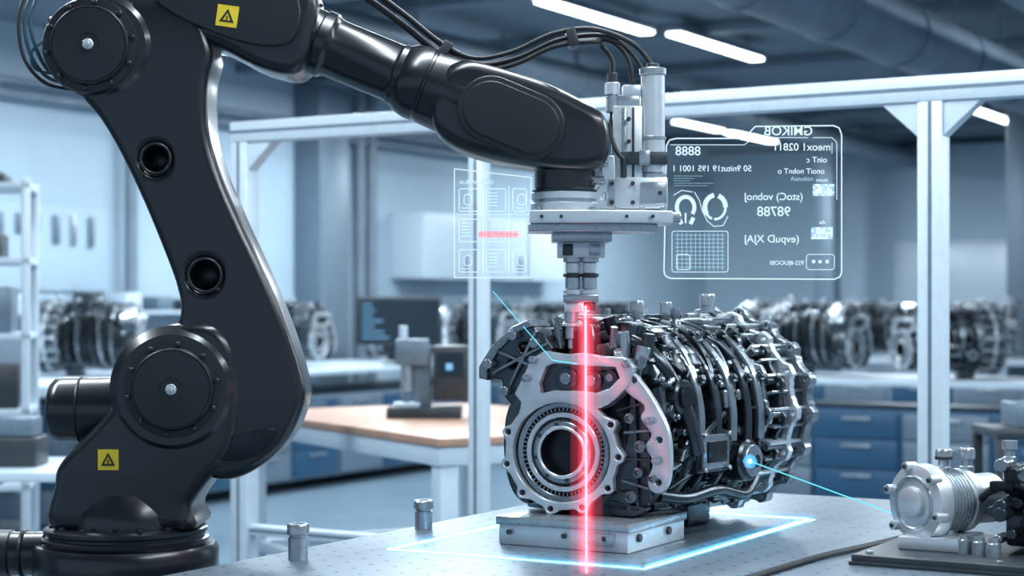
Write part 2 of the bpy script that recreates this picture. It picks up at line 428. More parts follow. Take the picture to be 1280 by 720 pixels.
b.plate(out2([(552, 96), (580, 80), (622, 88), (682, 108), (724, 128), (752, 146), (760, 176), (754, 207), (728, 217), (686, 215), (616, 203), (568, 186), (544, 162), (541, 126)]), [], .086, .03, M_black, T(0), smooth=6, bres=6)
a1, a2 = Vector((614, 142)), Vector((664, 163))
def stad(c1, c2, r, n=16):
    d = (c2-c1).normalized(); base = math.atan2(d.y, d.x)
    return [(c2.x+r*math.cos(base-math.pi/2+math.pi*i/n), c2.y+r*math.sin(base-math.pi/2+math.pi*i/n)) for i in range(n+1)] + \
           [(c1.x+r*math.cos(base+math.pi/2+math.pi*i/n), c1.y+r*math.sin(base+math.pi/2+math.pi*i/n)) for i in range(n+1)]
b.plate(out2(stad(a1, a2, 41)), [], .010, .004, M_black2, T(-.090))
b.plate(out2(stad(a1, a2, 34)), [], .006, .003, M_black2, T(-.100))
b.cyl(ev(722, 180, .08), ev(722, 180, -.082), 33*U, M_black, ch=.012, seg=56)
b.lathe([(.075, 0), (.075, .008), (.070, .01), (.070, .05), (.073, .053), (.073, .085), (.06, .10)], M_black, Matrix.Translation(ev(706, 242)), 56)
b.obj('wrist', RB, ang=40)
b = MB()
def label(x, y, s, d, ang):
    Mx = Matrix.Translation(ev(x, y, d)) @ Matrix.Rotation(ang, 4, 'Y')
    b.box((s, .001, s), (0, 0, 0), M_yel, bev=.0, M=Mx)
    b.plate([(-s*.34, -s*.28), (s*.34, -s*.28), (0, s*.34)], [[(-s*.2, -s*.2), (s*.2, -s*.2), (0, s*.18)]], .0006, .0, M_ink, Mx @ Matrix.Translation((0, -.001, 0)) @ XZ)
    b.box((s*.06, .002, s*.2), (0, -.0006, -.1*s), M_ink, bev=0, M=Mx)
label(150, 569, 25*U, -.1165, 0); label(294, 30, 26*U, -.1115, rad(8))
b.obj('warning_label', RB)

# tool
b = MB(); d0 = .03
def tb(x0, y0, x1, y1, da, db, mat, bev=.003):
    p, q_ = ev(x0, y1, d0+da), ev(x1, y0, d0+db); b.bx(tuple(p), tuple(q_), mat, bev)
def tc(x, y0, y1, r, mat, dd=0, seg=32, r2=None): b.cyl(ev(x, y1, d0+dd), ev(x, y0, d0+dd), r*U, mat, r2=r2*U if r2 else None, seg=seg)
tc(706, 241, 250, 42, M_sil, -.03, 48); tc(706, 250, 254, 40, M_sil2, -.03, 48); tc(706, 254, 266, 43, M_sil, -.03, 48)
b.plate([((p[0]-158)*U, p[1]*U) for p in [(662, -52), (690, -60), (800, -60), (838, -40), (838, 42), (800, 56), (690, 56), (662, 46)]], [], .024*.6, .003, M_sil, Matrix.Translation((0, d0-.02, ev(0, 273)[2])), smooth=0)
b.plate([((p[0]-158)*U, p[1]*U) for p in [(660, -44), (700, -50), (790, -50), (820, -30), (820, 30), (790, 46), (700, 46), (660, 36)]], [], .018*.5, .003, M_sil2, Matrix.Translation((0, d0-.02, ev(0, 286)[2])))
for x in (672, 690, 740, 770, 800, 826): tc(x, 260, 265, 3.5, M_sil2, -.09, 12)
for x in (676, 700, 780, 812):
    b.cyl(ev(x, 273, d0-.118), ev(x, 273, d0-.132), .004, M_dark, seg=12)
b.cyl(ev(830, 272, d0-.04), ev(850, 272, d0-.04), .012, M_sil2)
tb(690, 290, 764, 303, -.07, .05, M_sil2); tb(697, 303, 756, 322, -.05, .04, M_sil); tb(703, 305, 716, 320, -.055, -.04, M_dark); tb(736, 305, 750, 320, -.055, -.04, M_sil2)
for x in (716, 737):
    tc(x, 321, 328, 12, M_sil2, -.02); tc(x, 328, 342, 9, M_sil, -.02); tc(x, 342, 346, 12, M_dark, -.02); tc(x, 346, 362, 9.5, M_sil2, -.02)
tc(716, 362, 368, 12, M_sil, -.02); tc(737, 362, 368, 12, M_sil, -.02); tb(704, 368, 748, 378, -.045, .005, M_sil2); tb(706, 378, 728, 390, -.04, 0, M_sil)
tc(737, 378, 388, 8, M_dark, -.02); tc(714, 388, 404, 9, M_sil2, -.02); tc(714, 404, 408, 11, M_sil, -.02); tc(714, 408, 424, 7, M_sil2, -.02, r2=7); tc(714, 424, 436, 4, M_sil2, -.02); tc(714, 436, 442, 2.5, M_dark, -.02)
tb(766, 132, 803, 262, -.03, .035, M_sil); tb(772, 118, 800, 134, -.02, .03, M_sil2); tb(777, 134, 783, 258, -.036, -.028, M_sil2); tb(790, 134, 793, 258, -.034, -.028, M_dark)
tb(779, 105, 802, 120, -.02, .02, M_sil)
tc(817, 92, 262, 15, M_sil, -.01); tc(817, 84, 93, 17, M_sil2, -.01); tc(817, 78, 84, 8, M_dark, -.01); tc(817, 170, 174, 16.5, M_sil2, -.01); tc(817, 215, 262, 17.5, M_sil2, -.01)
tb(775, 190, 834, 206, -.045, .03, M_dark); tb(798, 188, 812, 208, -.05, -.04, M_sil2)
tb(756, 222, 834, 262, -.05, .04, M_sil, .005); tb(800, 228, 832, 256, -.056, -.045, M_sil2)
for x, y in ((764, 230), (764, 254), (790, 230), (790, 254), (824, 242), (785, 150), (785, 178)): b.cyl(ev(x, y, d0-.04), ev(x, y, d0-.06), .005, M_dark, seg=12)
b.plate([((p[0]-158)*U, 1.4-(p[1]-380)*U) for p in [(740, 262), (742, 240), (752, 230), (750, 205), (758, 195), (768, 195), (770, 262)]], [circ((755-158)*U, 1.4-(246-380)*U, .008)], .02, .003, M_sil, T(d0-.03))
b.cyl(ev(738, 226, d0-.05), ev(756, 226, d0-.05), .010, M_sil2); b.cyl(ev(744, 204, d0-.05), ev(760, 204, d0-.05), .009, M_sil2)
tc(766, 118, 140, 8, M_sil2, -.01); tc(766, 102, 118, 9.5, M_sil, -.01); tc(766, 90, 103, 6.5, M_dark, -.01); tc(779, 195, 222, 4, M_dark, -.045)
b.tube([ev(766, 138, d0-.01), ev(764, 165, d0-.02), ev(770, 190, d0-.05), ev(779, 200, d0-.05)], .005, M_rub)
b.obj('tool_head', RB)
# cables
b = MB()
base = [(430, -30), (470, -2), (510, 28), (550, 60), (592, 80), (640, 72), (690, 50), (740, 44)]
ends = [[(790, 52), (815, 78)], [(780, 55), (802, 82), (806, 108)], [(765, 50), (786, 72), (792, 108)], [(752, 55), (765, 72), (766, 92)]]
for k, en in enumerate(ends):
    pts = [ev(x+(0, 7, -4, 3)[k], y+(-6, 0, 5, 9)[k]*1.0, (-.02, .0, .02, -.01)[k]) for x, y in base]+[ev(x, y, d0-.01) for x, y in en]
    b.tube(pts, .0058, M_rub, 12)
for x, y in ((556, 64), (715, 48)): b.box((.022, .06, .042), ev(x, y), M_dark, rot=(0, rad(-15) if x > 600 else rad(35), 0))
b.cyl(ev(556, 66, .0), ev(566, 100, .0), .008, M_sil2)
for k in range(3):
    o = k*7
    b.tube([ev(84-o*.3, -30, -.06), ev(48+o, -6, -.07), ev(36+o, 30, -.08), ev(42+o, 78-o, -.08), ev(66+o*.4, 108-o, -.07), ev(100, 116-o, -.06)], .0042, (M_rub, M_bluecable, M_bluecable)[k], 10)
b.tube([ev(70, 52, -.06), ev(52, 70, -.08), ev(56, 92, -.08), ev(84, 98, -.07)], .003, M_bluecable)
b.obj('cables', RB)

# ------------------------------------------------------------------ ENGINE  (x right, y back along its axis, z up from table)
b = MB()
secs = [(.03, .235, .145, .155), (.07, .26, .175, .185), (.12, .27, .185, .192), (.30, .275, .182, .190), (.46, .27, .175, .185), (.56, .265, .178, .185), (.68, .262, .185, .185)]
def sint(v):
    for i in range(len(secs)-1):
        if v <= secs[i+1][0]:
            t = max(0, (v-secs[i][0])/(secs[i+1][0]-secs[i][0])); return [secs[i][j]*(1-t)+secs[i+1][j]*t for j in (1, 2, 3)]
    return list(secs[-1][1:])
def hull(v, ph, off=0.0):
    cz, hw, hh = sint(v); hw += off; hh += off; c, s_ = math.cos(ph), math.sin(ph); e = 2/2.5
    x = hw*math.copysign(abs(c)**e, c); z = hh*math.copysign(abs(s_)**e, s_)
    n = Vector((math.copysign(abs(c)**(2-e), c)/hw, 0, math.copysign(abs(s_)**(2-e), s_)/hh)).normalized()
    return Vector((x, v, cz+z)), n
NP = 72
def ring(v, off, tilt=0.0):
    return [hull(v, 2*math.pi*k/NP, off)[0]+Vector((0, tilt*math.sin(2*math.pi*k/NP)+tilt*.6*math.cos(2*math.pi*k/NP), 0)) for k in range(NP)]
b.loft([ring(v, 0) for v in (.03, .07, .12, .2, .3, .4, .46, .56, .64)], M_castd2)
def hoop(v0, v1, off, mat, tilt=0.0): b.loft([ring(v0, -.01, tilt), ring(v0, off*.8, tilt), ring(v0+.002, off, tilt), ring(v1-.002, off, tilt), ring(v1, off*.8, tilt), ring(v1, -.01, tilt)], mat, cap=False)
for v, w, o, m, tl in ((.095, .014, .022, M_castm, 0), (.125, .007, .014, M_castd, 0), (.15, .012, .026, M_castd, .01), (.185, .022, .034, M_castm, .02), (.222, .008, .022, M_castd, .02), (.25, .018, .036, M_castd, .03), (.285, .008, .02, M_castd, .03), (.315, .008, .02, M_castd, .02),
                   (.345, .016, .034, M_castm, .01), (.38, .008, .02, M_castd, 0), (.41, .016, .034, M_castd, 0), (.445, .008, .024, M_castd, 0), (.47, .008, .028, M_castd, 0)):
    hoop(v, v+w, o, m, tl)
def onhull(v, ph, off=0):
    p, n = hull(v, ph, off); X = Vector((0, 1, 0)); Y = n.cross(X)
    M = Matrix.Identity(4)
    for i in range(3): M[i][0] = X[i]; M[i][1] = Y[i]; M[i][2] = n[i]; M[i][3] = p[i]
    return M
for k in range(26):
    ph = rad(-95+k*9.4); v0 = random.uniform(.09, .3); v1 = v0+random.uniform(.10, .30)
    p0 = hull(v0, ph, .002)[0]; p1 = hull(min(v1, .6), ph, .002)[0]
    M = onhull((v0+min(v1, .6))/2, ph, .006)
    b.box(((p1-p0).length, .008, .036), (0, 0, 0), random.choice([M_castd, M_castd, M_castm]), M=M, bev=.002)
for k in range(240):
    v = random.uniform(.07, .49); ph = rad(random.uniform(-80, 150)); M = onhull(v, ph, .0) @ Matrix.Rotation(random.choice([0, 0, 0, .4, -.5, .8]), 4, 'Z')
    m = random.choices([M_castd, M_castd2, M_castm, M_cast], [6, 3, 2, .4])[0]; t = random.random()
    if t < .5:
        b.box((random.uniform(.015, .055), random.uniform(.01, .045), random.uniform(.03, .07)), (0, 0, .008), m, M=M, bev=.005)
    elif t < .78:
        r = random.uniform(.006, .017); h = random.uniform(.022, .042)
        b.lathe([(r*1.25, 0), (r*1.2, h*.4), (r, h*.5), (r, h-.002), (r*.8, h), (r*.5, h), (r*.45, h-.008)], m, M, 18)
    elif t < .92:
        b.lathe([(.0115, 0), (.0115, .028), (.0065, .029), (.0065, .036), (.005, .037)], random.choice([M_sil2, M_castm]), M, 6)
    else:
        L = random.uniform(.05, .1); b.box((L, .007, .07), (0, 0, 0), m, M=M, bev=.002)
for k in range(3):
    v = random.uniform(.12, .3); ph = random.uniform(-50, 60); pts = []
    for j in range(6):
        pts.append(hull(min(v, .49), rad(ph), random.uniform(.03, .042))[0]); v += random.uniform(.02, .05); ph += random.uniform(-16, 16)
    b.tube(pts, random.choice([.005, .007]), random.choice([M_castd2, M_castd]), 10, 5)
# sump
b.bx((-.13, .08, .07), (.15, .5, .13), M_castd, .012)
for v in (.12, .2, .28, .36, .44): b.bx((-.14, v, .072), (.16, v+.008, .14), M_castd, .002)
b.bx((-.06, .40, .0), (.06, .50, .10), M_castd, .008)
# side castings (right side, facing the camera)
b.box((.03, .13, .10), (.205, .27, .20), M_castd, bev=.008); b.box((.012, .11, .08), (.223, .27, .20), M_castm, bev=.004); b.box((.01, .08, .05), (.228, .27, .20), M_castd2, bev=.003)
for dv in (-.05, .05):
    for dz in (-.04, .04): b.cyl((.22, .27+dv, .20+dz), (.235, .27+dv, .20+dz), .006, M_sil2, seg=6)
b.cyl((.17, .41, .17), (.232, .41, .17), .05, M_castd, seg=40); b.cyl((.23, .41, .17), (.242, .41, .17), .038, M_castm, seg=40); b.cyl((.24, .41, .17), (.25, .41, .17), .016, M_castd2)
b.cyl((.17, .15, .33), (.225, .15, .33), .040, M_castd, seg=36); b.cyl((.222, .15, .33), (.232, .15, .33), .026, M_castd2, seg=36)
b.tube([(.2, .08, .11), (.22, .16, .10), (.225, .28, .11), (.22, .4, .09), (.2, .48, .12)], .013, M_castd, 14)
def band(pts, w, t, mat):
    P = catmull([Vector(p) for p in pts], False, 6); n = len(P); rings = []
    for i in range(n):
        tg = (P[min(i+1, n-1)]-P[max(i-1, 0)]).normalized(); side = Vector((0, 1, 0)); side = (side-tg*side.dot(tg)).normalized(); nm = tg.cross(side)
        rings.append([P[i]+side*w*a+nm*t*c for a, c in ((-1, -.6), (-.8, -1), (.8, -1), (1, -.6), (1, .6), (.8, 1), (-.8, 1), (-1, .6))])
    b.loft(rings, mat)
for v, m in ((.20, M_castm), (.27, M_castd), (.335, M_castm), (.40, M_castd), (.455, M_castm)):
    band([(-.10, v-.03, .47), (-.03, v-.02, .492), (.05, v-.01, .49), (.13, v, .455), (.192, v+.01, .385), (.216, v+.015, .30), (.217, v+.015, .22)], .012, .009, m)
    for (x, z) in ((.13, .462), (.205, .36)): b.lathe([(.012, -.01), (.012, .012), (.007, .013), (.007, .018)], M_castd, Matrix.Translation((x, v+.03, z)) @ Matrix.Rotation(rad(50), 4, 'Y'), 16)
b.tube([(.00, .07, .45), (.09, .09, .46), (.17, .12, .41), (.215, .16, .30), (.22, .2, .2)], .019, M_castd, 18)
# top covers
b.box((.14, .34, .05), (-.06, .30, .475), M_castd, bev=.012); b.box((.08, .26, .02), (-.07, .32, .503), M_castd2, bev=.006)
b.box((.10, .10, .07), (-.05, .15, .475), M_castd, bev=.012); b.box((.09, .07, .05), (.07, .12, .475), M_castd, bev=.01)
for k in range(8): b.box((.15, .007, .065), (-.06, .17+k*.038, .482), M_castm if k % 3 == 0 else M_castd, bev=.002)
b.box((.12, .08, .06), (.05, .44, .46), M_castd, bev=.01); b.box((.08, .05, .02), (.05, .44, .495), M_castm, bev=.006)
for (u, v, r, h) in ((0, .27, .017, .548), (-.02, .42, .015, .545), (.0, .575, .018, .565), (.07, .33, .011, .53), (-.07, .24, .012, .53), (.05, .2, .009, .525)):
    b.lathe([(r*1.3, .44), (r*1.3, .50), (r, .505), (r, h-.03), (r*1.12, h-.028), (r*1.12, h-.006), (r, h)], M_sil2 if r > .012 else M_castm, Matrix.Translation((u, v, 0)), 24)
# front-top cluster
for k in range(64):
    u = random.uniform(-.13, .17); v = random.uniform(.03, .2); z = random.uniform(.40, .47)
    if abs(u) > .1: z -= .03
    if random.random() < .5: b.box((random.uniform(.02, .05), random.uniform(.02, .05), random.uniform(.03, .08)), (u, v, z), random.choice([M_castd, M_castd2, M_castd, M_castm]), rot=(random.uniform(-.2, .2), random.uniform(-.3, .3), random.uniform(-.6, .6)), bev=.006)
    else: b.cyl((u, v, z-.03), (u+random.uniform(-.02, .02), v-random.uniform(-.02, .03), z+.045), random.uniform(.008, .018), random.choice([M_castd, M_castm, M_castd2, M_sil2]), seg=20)
# ---- front face group (turned 15 deg)
F = Matrix.Rotation(rad(15), 4, 'Z'); SX, SZ, ZC = .00206, .00194, .205
def fp(x, y): return ((x-708)*SX, ZC-(y-570)*(SZ if y > 500 else SZ)+(0 if y > 470 else -(470-y)*.0002))
def FT(v): return F @ Matrix.Translation((0, v, 0)) @ XZ
def fo(l): return [fp(*p) for p in l]
ol = []
for k in range(61):
    an = rad(50-k*(280/60)); r = 67+8*max(0, math.cos(11*an+.5))
    ol.append((708+r*math.cos(an), 570-r*math.sin(an)))
ol += [(652, 503), (662, 484), (672, 462), (688, 450), (712, 454), (735, 452), (758, 456), (782, 457), (794, 470), (790, 488), (776, 503), (765, 512)]
holes = [fo(circ(708, 570, 58, 60)), fo([(690, 470), (700, 466), (726, 468), (772, 470), (777, 482), (766, 494), (750, 500), (735, 498), (700, 498), (684, 502), (682, 490)])]
for k in range(11):
    an = (2*math.pi*k-.5)/11
    if math.sin(an) < .72: holes.append(fo(circ(708+67.5*math.cos(an), 570-67.5*math.sin(an), 3.6, 12)))
b.plate(fo(ol), holes, .012, .003, M_cast, FT(-.022))
b.plate(fo([(p[0]+(p[0]-708)*.03, p[1]+2) for p in ol]), [fo(circ(708, 570, 54, 60))], .022, .003, M_castd, FT(.012))
br = [(782, 468), (800, 486), (818, 512), (832, 545), (834, 585), (828, 608), (815, 612), (808, 600), (814, 578), (806, 560), (812, 545), (800, 528), (804, 514), (786, 500), (776, 486)]
b.plate(fo(br), [fo(circ(820, 600, 4, 12)), fo(circ(821, 552, 4, 12)), fo(circ(792, 484, 4, 12))], .011, .003, M_cast, FT(-.016), smooth=4)
b.plate(fo([(786, 480), (806, 505), (820, 545), (822, 590), (812, 622), (780, 640), (740, 642), (760, 600), (780, 560)]), [], .03, .006, M_castd, FT(.02), smooth=4)
for (x0, y0, x1, y1, m) in ((772, 520, 812, 508, M_castd), (780, 545, 826, 540, M_castm), (782, 575, 828, 575, M_castd), (778, 600, 824, 612, M_castm), (765, 625, 806, 632, M_castd), (792, 500, 796, 632, M_castd), (808, 520, 810, 620, M_castd)):
    p0 = fp(x0, y0); p1 = fp(x1, y1); L = math.hypot(p1[0]-p0[0], p1[1]-p0[1]); an = math.atan2(p1[1]-p0[1], p1[0]-p0[0])
    b.box((L, .034, .006), ((p0[0]+p1[0])/2, -.008, (p0[1]+p1[1])/2), m, rot=(0, -an, 0), M=F, bev=.002)
for x, y, r in ((800, 560, 7), (798, 590, 6), (788, 528, 6), (790, 618, 7), (814, 596, 5)):
    p = fp(x, y); b.lathe([(r*.0019, 0), (r*.0019, .034), (r*.0012, .036), (r*.0011, .028)], M_castm, F @ Matrix.Translation((p[0], .0, p[1])) @ Matrix.Rotation(rad(90), 4, 'X'), 20)
for (x, y) in ((676, 462), (786, 465), (668, 484), (820, 575), (812, 530)): b.lathe([(.010, 0), (.010, .012), (.006, .014)], M_sil2, F @ Matrix.Translation((fp(x, y)[0], -.034, fp(x, y)[1])) @ Matrix.Rotation(rad(90), 4, 'X'), 6)
FC = F @ Matrix.Translation((0, -.006, ZC)) @ Matrix.Rotation(rad(90), 4, 'X')
S = .00200
def rg(r0, r1, h0, h1, mat): b.lathe([(r0*S, h0), (r0*S, h1-.002), (r0*S+.002, h1), (r1*S-.002, h1), (r1*S, h1-.002), (r1*S, h0)], mat, FC, 72, cap=False)
b.lathe([(57*S, -.02), (57*S, -.012), (.001, -.012)], M_castd2, FC, 60, cap=False)
rg(50, 56.5, -.01, .014, M_castm); rg(45, 48, -.01, .008, M_castd); rg(39, 45, -.01, .017, M_cast); rg(34, 38, -.01, .013, M_castd); rg(29, 35, -.012, .020, M_castm); rg(26, 30, -.01, .026, M_cast)
b.lathe([(26*S, .020), (25*S, -.03), (21*S, -.031), (20*S, -.05), (.001, -.051)], M_castd2, FC, 48, cap=False)
for k in range(60):
    M = FC @ Matrix.Rotation(2*math.pi*k/60, 4, 'Z'); b.box((4.5*S, .0036, .016), (48.5*S, 0, .004), M_castm, M=M, bev=.0005)
for k in range(24):
    M = FC @ Matrix.Rotation(2*math.pi*k/24, 4, 'Z'); b.box((3*S, .004, .012), (38.3*S, 0, .006), M_castd, M=M, bev=.0005)
for k in range(8):
    a = 2*math.pi*k/8+.2; b.lathe([(.005, .015), (.005, .023), (.003, .024)], M_castd, FC @ Matrix.Translation((32*S*math.cos(a), 32*S*math.sin(a), 0)), 6)
for x, y, r in ((712, 484, 13), (742, 486, 12), (764, 482, 9)):
    b.cyl(F @ Vector((fp(x, y)[0], .0, fp(x, y)[1])), F @ Vector((fp(x, y)[0], -.022, fp(x, y)[1])), r*S, M_castd, seg=14)
    b.cyl(F @ Vector((fp(x, y)[0], -.02, fp(x, y)[1])), F @ Vector((fp(x, y)[0], -.028, fp(x, y)[1])), r*.5*S, M_castm, seg=20)
wing = [(611, 470), (626, 446), (648, 424), (664, 414), (682, 426), (694, 446), (690, 474), (664, 498), (646, 520), (634, 506), (632, 488), (612, 486)]
b.plate(fo(wing), [fo(circ(660, 446, 7, 16)), fo(circ(645, 468, 5, 16))], .045, .006, M_castd, FT(.03))
b.plate(fo([(606, 472), (622, 444), (648, 418), (666, 410), (672, 418), (650, 428), (630, 450), (616, 474), (616, 488), (606, 486)]), [], .055, .004, M_castm, FT(.03))
for (x0, y0, x1, y1) in ((622, 480, 690, 440), (640, 502, 676, 424), (630, 452, 680, 474)):
    p0 = fp(x0, y0); p1 = fp(x1, y1); L = math.hypot(p1[0]-p0[0], p1[1]-p0[1]); an = math.atan2(p1[1]-p0[1], p1[0]-p0[0])
    b.box((L, .11, .007), ((p0[0]+p1[0])/2, .03, (p0[1]+p1[1])/2), M_castm, rot=(0, -an, 0), M=F, bev=.002)
for x, y in ((620, 468), (650, 430), (676, 440), (640, 500)): b.cyl(F @ Vector((fp(x, y)[0], -.01, fp(x, y)[1])), F @ Vector((fp(x, y)[0], -.04, fp(x, y)[1])), .011, M_castm, seg=20)
b.plate(fo([(640, 520), (660, 500), (668, 520), (652, 560), (652, 600), (668, 632), (650, 626), (638, 600), (634, 560)]), [], .05, .006, M_castd, FT(.035), smooth=3)
b.box((.30, .07, .03), (.02, .05, .082), M_castd, bev=.006); b.box((.10, .06, .05), (-.08, .04, .10), M_castm, bev=.006); b.box((.09, .05, .05), (.12, .04, .10), M_castd, bev=.006)
# ---- rear bell housing
BZ = .274
def bell(v, R, th, nl, ph0, mat, inner, lug=.013):
    o = []; hs = [circ(0, BZ, inner, 48)]
    def rr_(an): return R*(1+.02*math.sin(2*an+1)+.012*math.sin(5*an))
    for k in range(240):
        an = 2*math.pi*k/240; c = math.cos(nl*an+ph0); r = rr_(an)+lug*(1/(1+math.exp(-9*(c-.45))))-(.004 if c < -.6 else 0)
        o.append((r*math.cos(an), BZ+r*math.sin(an)))
    for k in range(nl):
        an = (2*math.pi*k-ph0)/nl; rr = rr_(an)+.001; hs.append(circ(rr*math.cos(an), BZ+rr*math.sin(an), .0055, 10))
    b.plate(o, hs, th/2, .002, mat, Matrix.Translation((0, v, 0)) @ XZ)
bell(.495, .222, .016, 13, .3, M_castm, .12); bell(.54, .236, .012, 17, 1.1, M_castd, .12); bell(.585, .244, .020, 15, .0, M_cast, .12); bell(.655, .250, .030, 18, .6, M_castm, .12)
b.lathe([(.19, .49), (.208, .53), (.226, .58), (.238, .645), (.2, .66)], M_castd, Matrix.Translation((0, 0, BZ)) @ Matrix.Rotation(rad(-90), 4, 'X'), 72)
for k in range(36):
    an = 2*math.pi*k/36+.05; M = Matrix.Translation((0, .575, BZ)) @ Matrix.Rotation(-an, 4, 'Y')
    b.box((.06, .15, .008), (.213, 0, 0), M_castm if k % 2 else M_cast, M=M, bev=.002, rot=(0, 0, 0))
for k in range(18):
    an = 2*math.pi*k/18; r = .230; b.cyl((r*math.cos(an), .50, BZ+r*math.sin(an)), (r*math.cos(an), .64, BZ+r*math.sin(an)), .010, random.choice([M_castm, M_castd, M_cast]), seg=16)
engine_mesh = b.mesh('car_engine', 35)
ENG = bpy.data.objects.new('car_engine', engine_mesh); bpy.context.scene.collection.objects.link(ENG)
ENG.location = CW(.1236, 4.0, TT); ENG.rotation_euler[2] = TH-rad(40)

# ------------------------------------------------------------------ laser (glow built up from emitting volumes around a thin core)
P0, P1 = CW(.1665, 3.985, 1.395), CW(.148, 3.50, TT+.006)
L = (P1-P0).length; MZ = (P1-P0).to_track_quat('Z', 'Y')
LE = empty('red_laser', P0); LE.rotation_mode = 'QUATERNION'; LE.rotation_quaternion = MZ
for nm, r, mat in (('core', .0028, M_core), ('haze_inner', .0095, volglow('hz1', (1, .09, .13), 44)), ('haze_mid', .018, volglow('hz2', (1, .06, .10), 12)), ('haze_outer', .034, volglow('hz3', (1, .05, .10), 3))):
    b = MB(); b.lathe([(r, 0), (r, L)], mat, seg=24); o = b.obj(nm, LE)
def wcyl(b, p, q_, r, mat): b.cyl(p, q_, r, mat, seg=8, ch=0)
b = MB()
sp = CW(.545, 4.03, 1.04); en = CW(.86, 3.9, .93)
wcyl(b, sp, en, .0014, M_cy)
bm_ = Matrix.Translation(sp)
b.lathe([(.0005, -.005), (.0035, -.0035), (.005, 0), (.0035, .0035), (.0005, .005)], M_bdot, bm_, 16)
b.lathe([(.0005, -.018), (.012, -.013), (.018, 0), (.012, .013), (.0005, .018)], M_bhalo, bm_, 20)
b.obj('cyan_pointer')
b = MB(); wcyl(b, CW(-.045, 4.15, 1.43), CW(.09, 3.90, 1.275), .0010, M_cy); wcyl(b, CW(.09, 3.90, 1.275), CW(.145, 3.89, 1.268), .0014, M_cy); b.obj('cyan_pointer')

# ------------------------------------------------------------------ holographic displays
def holo(name, cx, cy, D, draw, yaw=0):
    s = D/2200; b = MB()
    def P(x, y): return ((x-cx)*s, (cy-y)*s)
    def seg(x0, y0, x1, y1, t=1.0, mat=M_holo):
        p, q_ = P(x0, y0), P(x1, y1); Ln = math.hypot(q_[0]-p[0], q_[1]-p[1]); an = math.atan2(q_[1]-p[1], q_[0]-p[0])
        b.box((Ln, .0006, t*s), ((p[0]+q_[0])/2, 0, (p[1]+q_[1])/2), mat, rot=(0, -an, 0), bev=0)
    def poly(pts, t=1.0, closed=True, mat=M_holo):
        for i in range(len(pts) if closed else len(pts)-1): seg(*pts[i], *pts[(i+1) % len(pts)], t, mat)
    def txt(x, y, body, size, mirror=True, mat=M_holo):
        p = P(x, y); M = Matrix.Translation((p[0], 0, p[1])) @ (Matrix.Scale(-1, 4, (1, 0, 0)) if mirror else Matrix.Identity(4)) @ XZ
        b.text(body, size*s, mat, M, .0003, 'RIGHT' if mirror else 'LEFT')
    def rect(x0, y0, x1, y1, mat):
        p, q_ = P(x0, y1), P(x1, y0); b.bx((p[0], -.0004, p[1]), (q_[0], .0004, q_[1]), mat, 0)
    draw(seg, poly, txt, rect, P)
    X = (cx-640)/2200*D; Z = 1.4-(cy-380)/2200*D
    b.obj(name, loc=CW(X, D, Z), yaw=TH+yaw)
def rr(x0, y0, x1, y1, r=8, n=5):
    o = []
    for cx, cy, a0 in ((x1-r, y0+r, -90), (x1-r, y1-r, 0), (x0+r, y1-r, 90), (x0+r, y0+r, 180)):
        for k in range(n+1):
            a = rad(a0+90*k/n); o.append((cx+r*math.cos(a), cy+r*math.sin(a)))
    return o
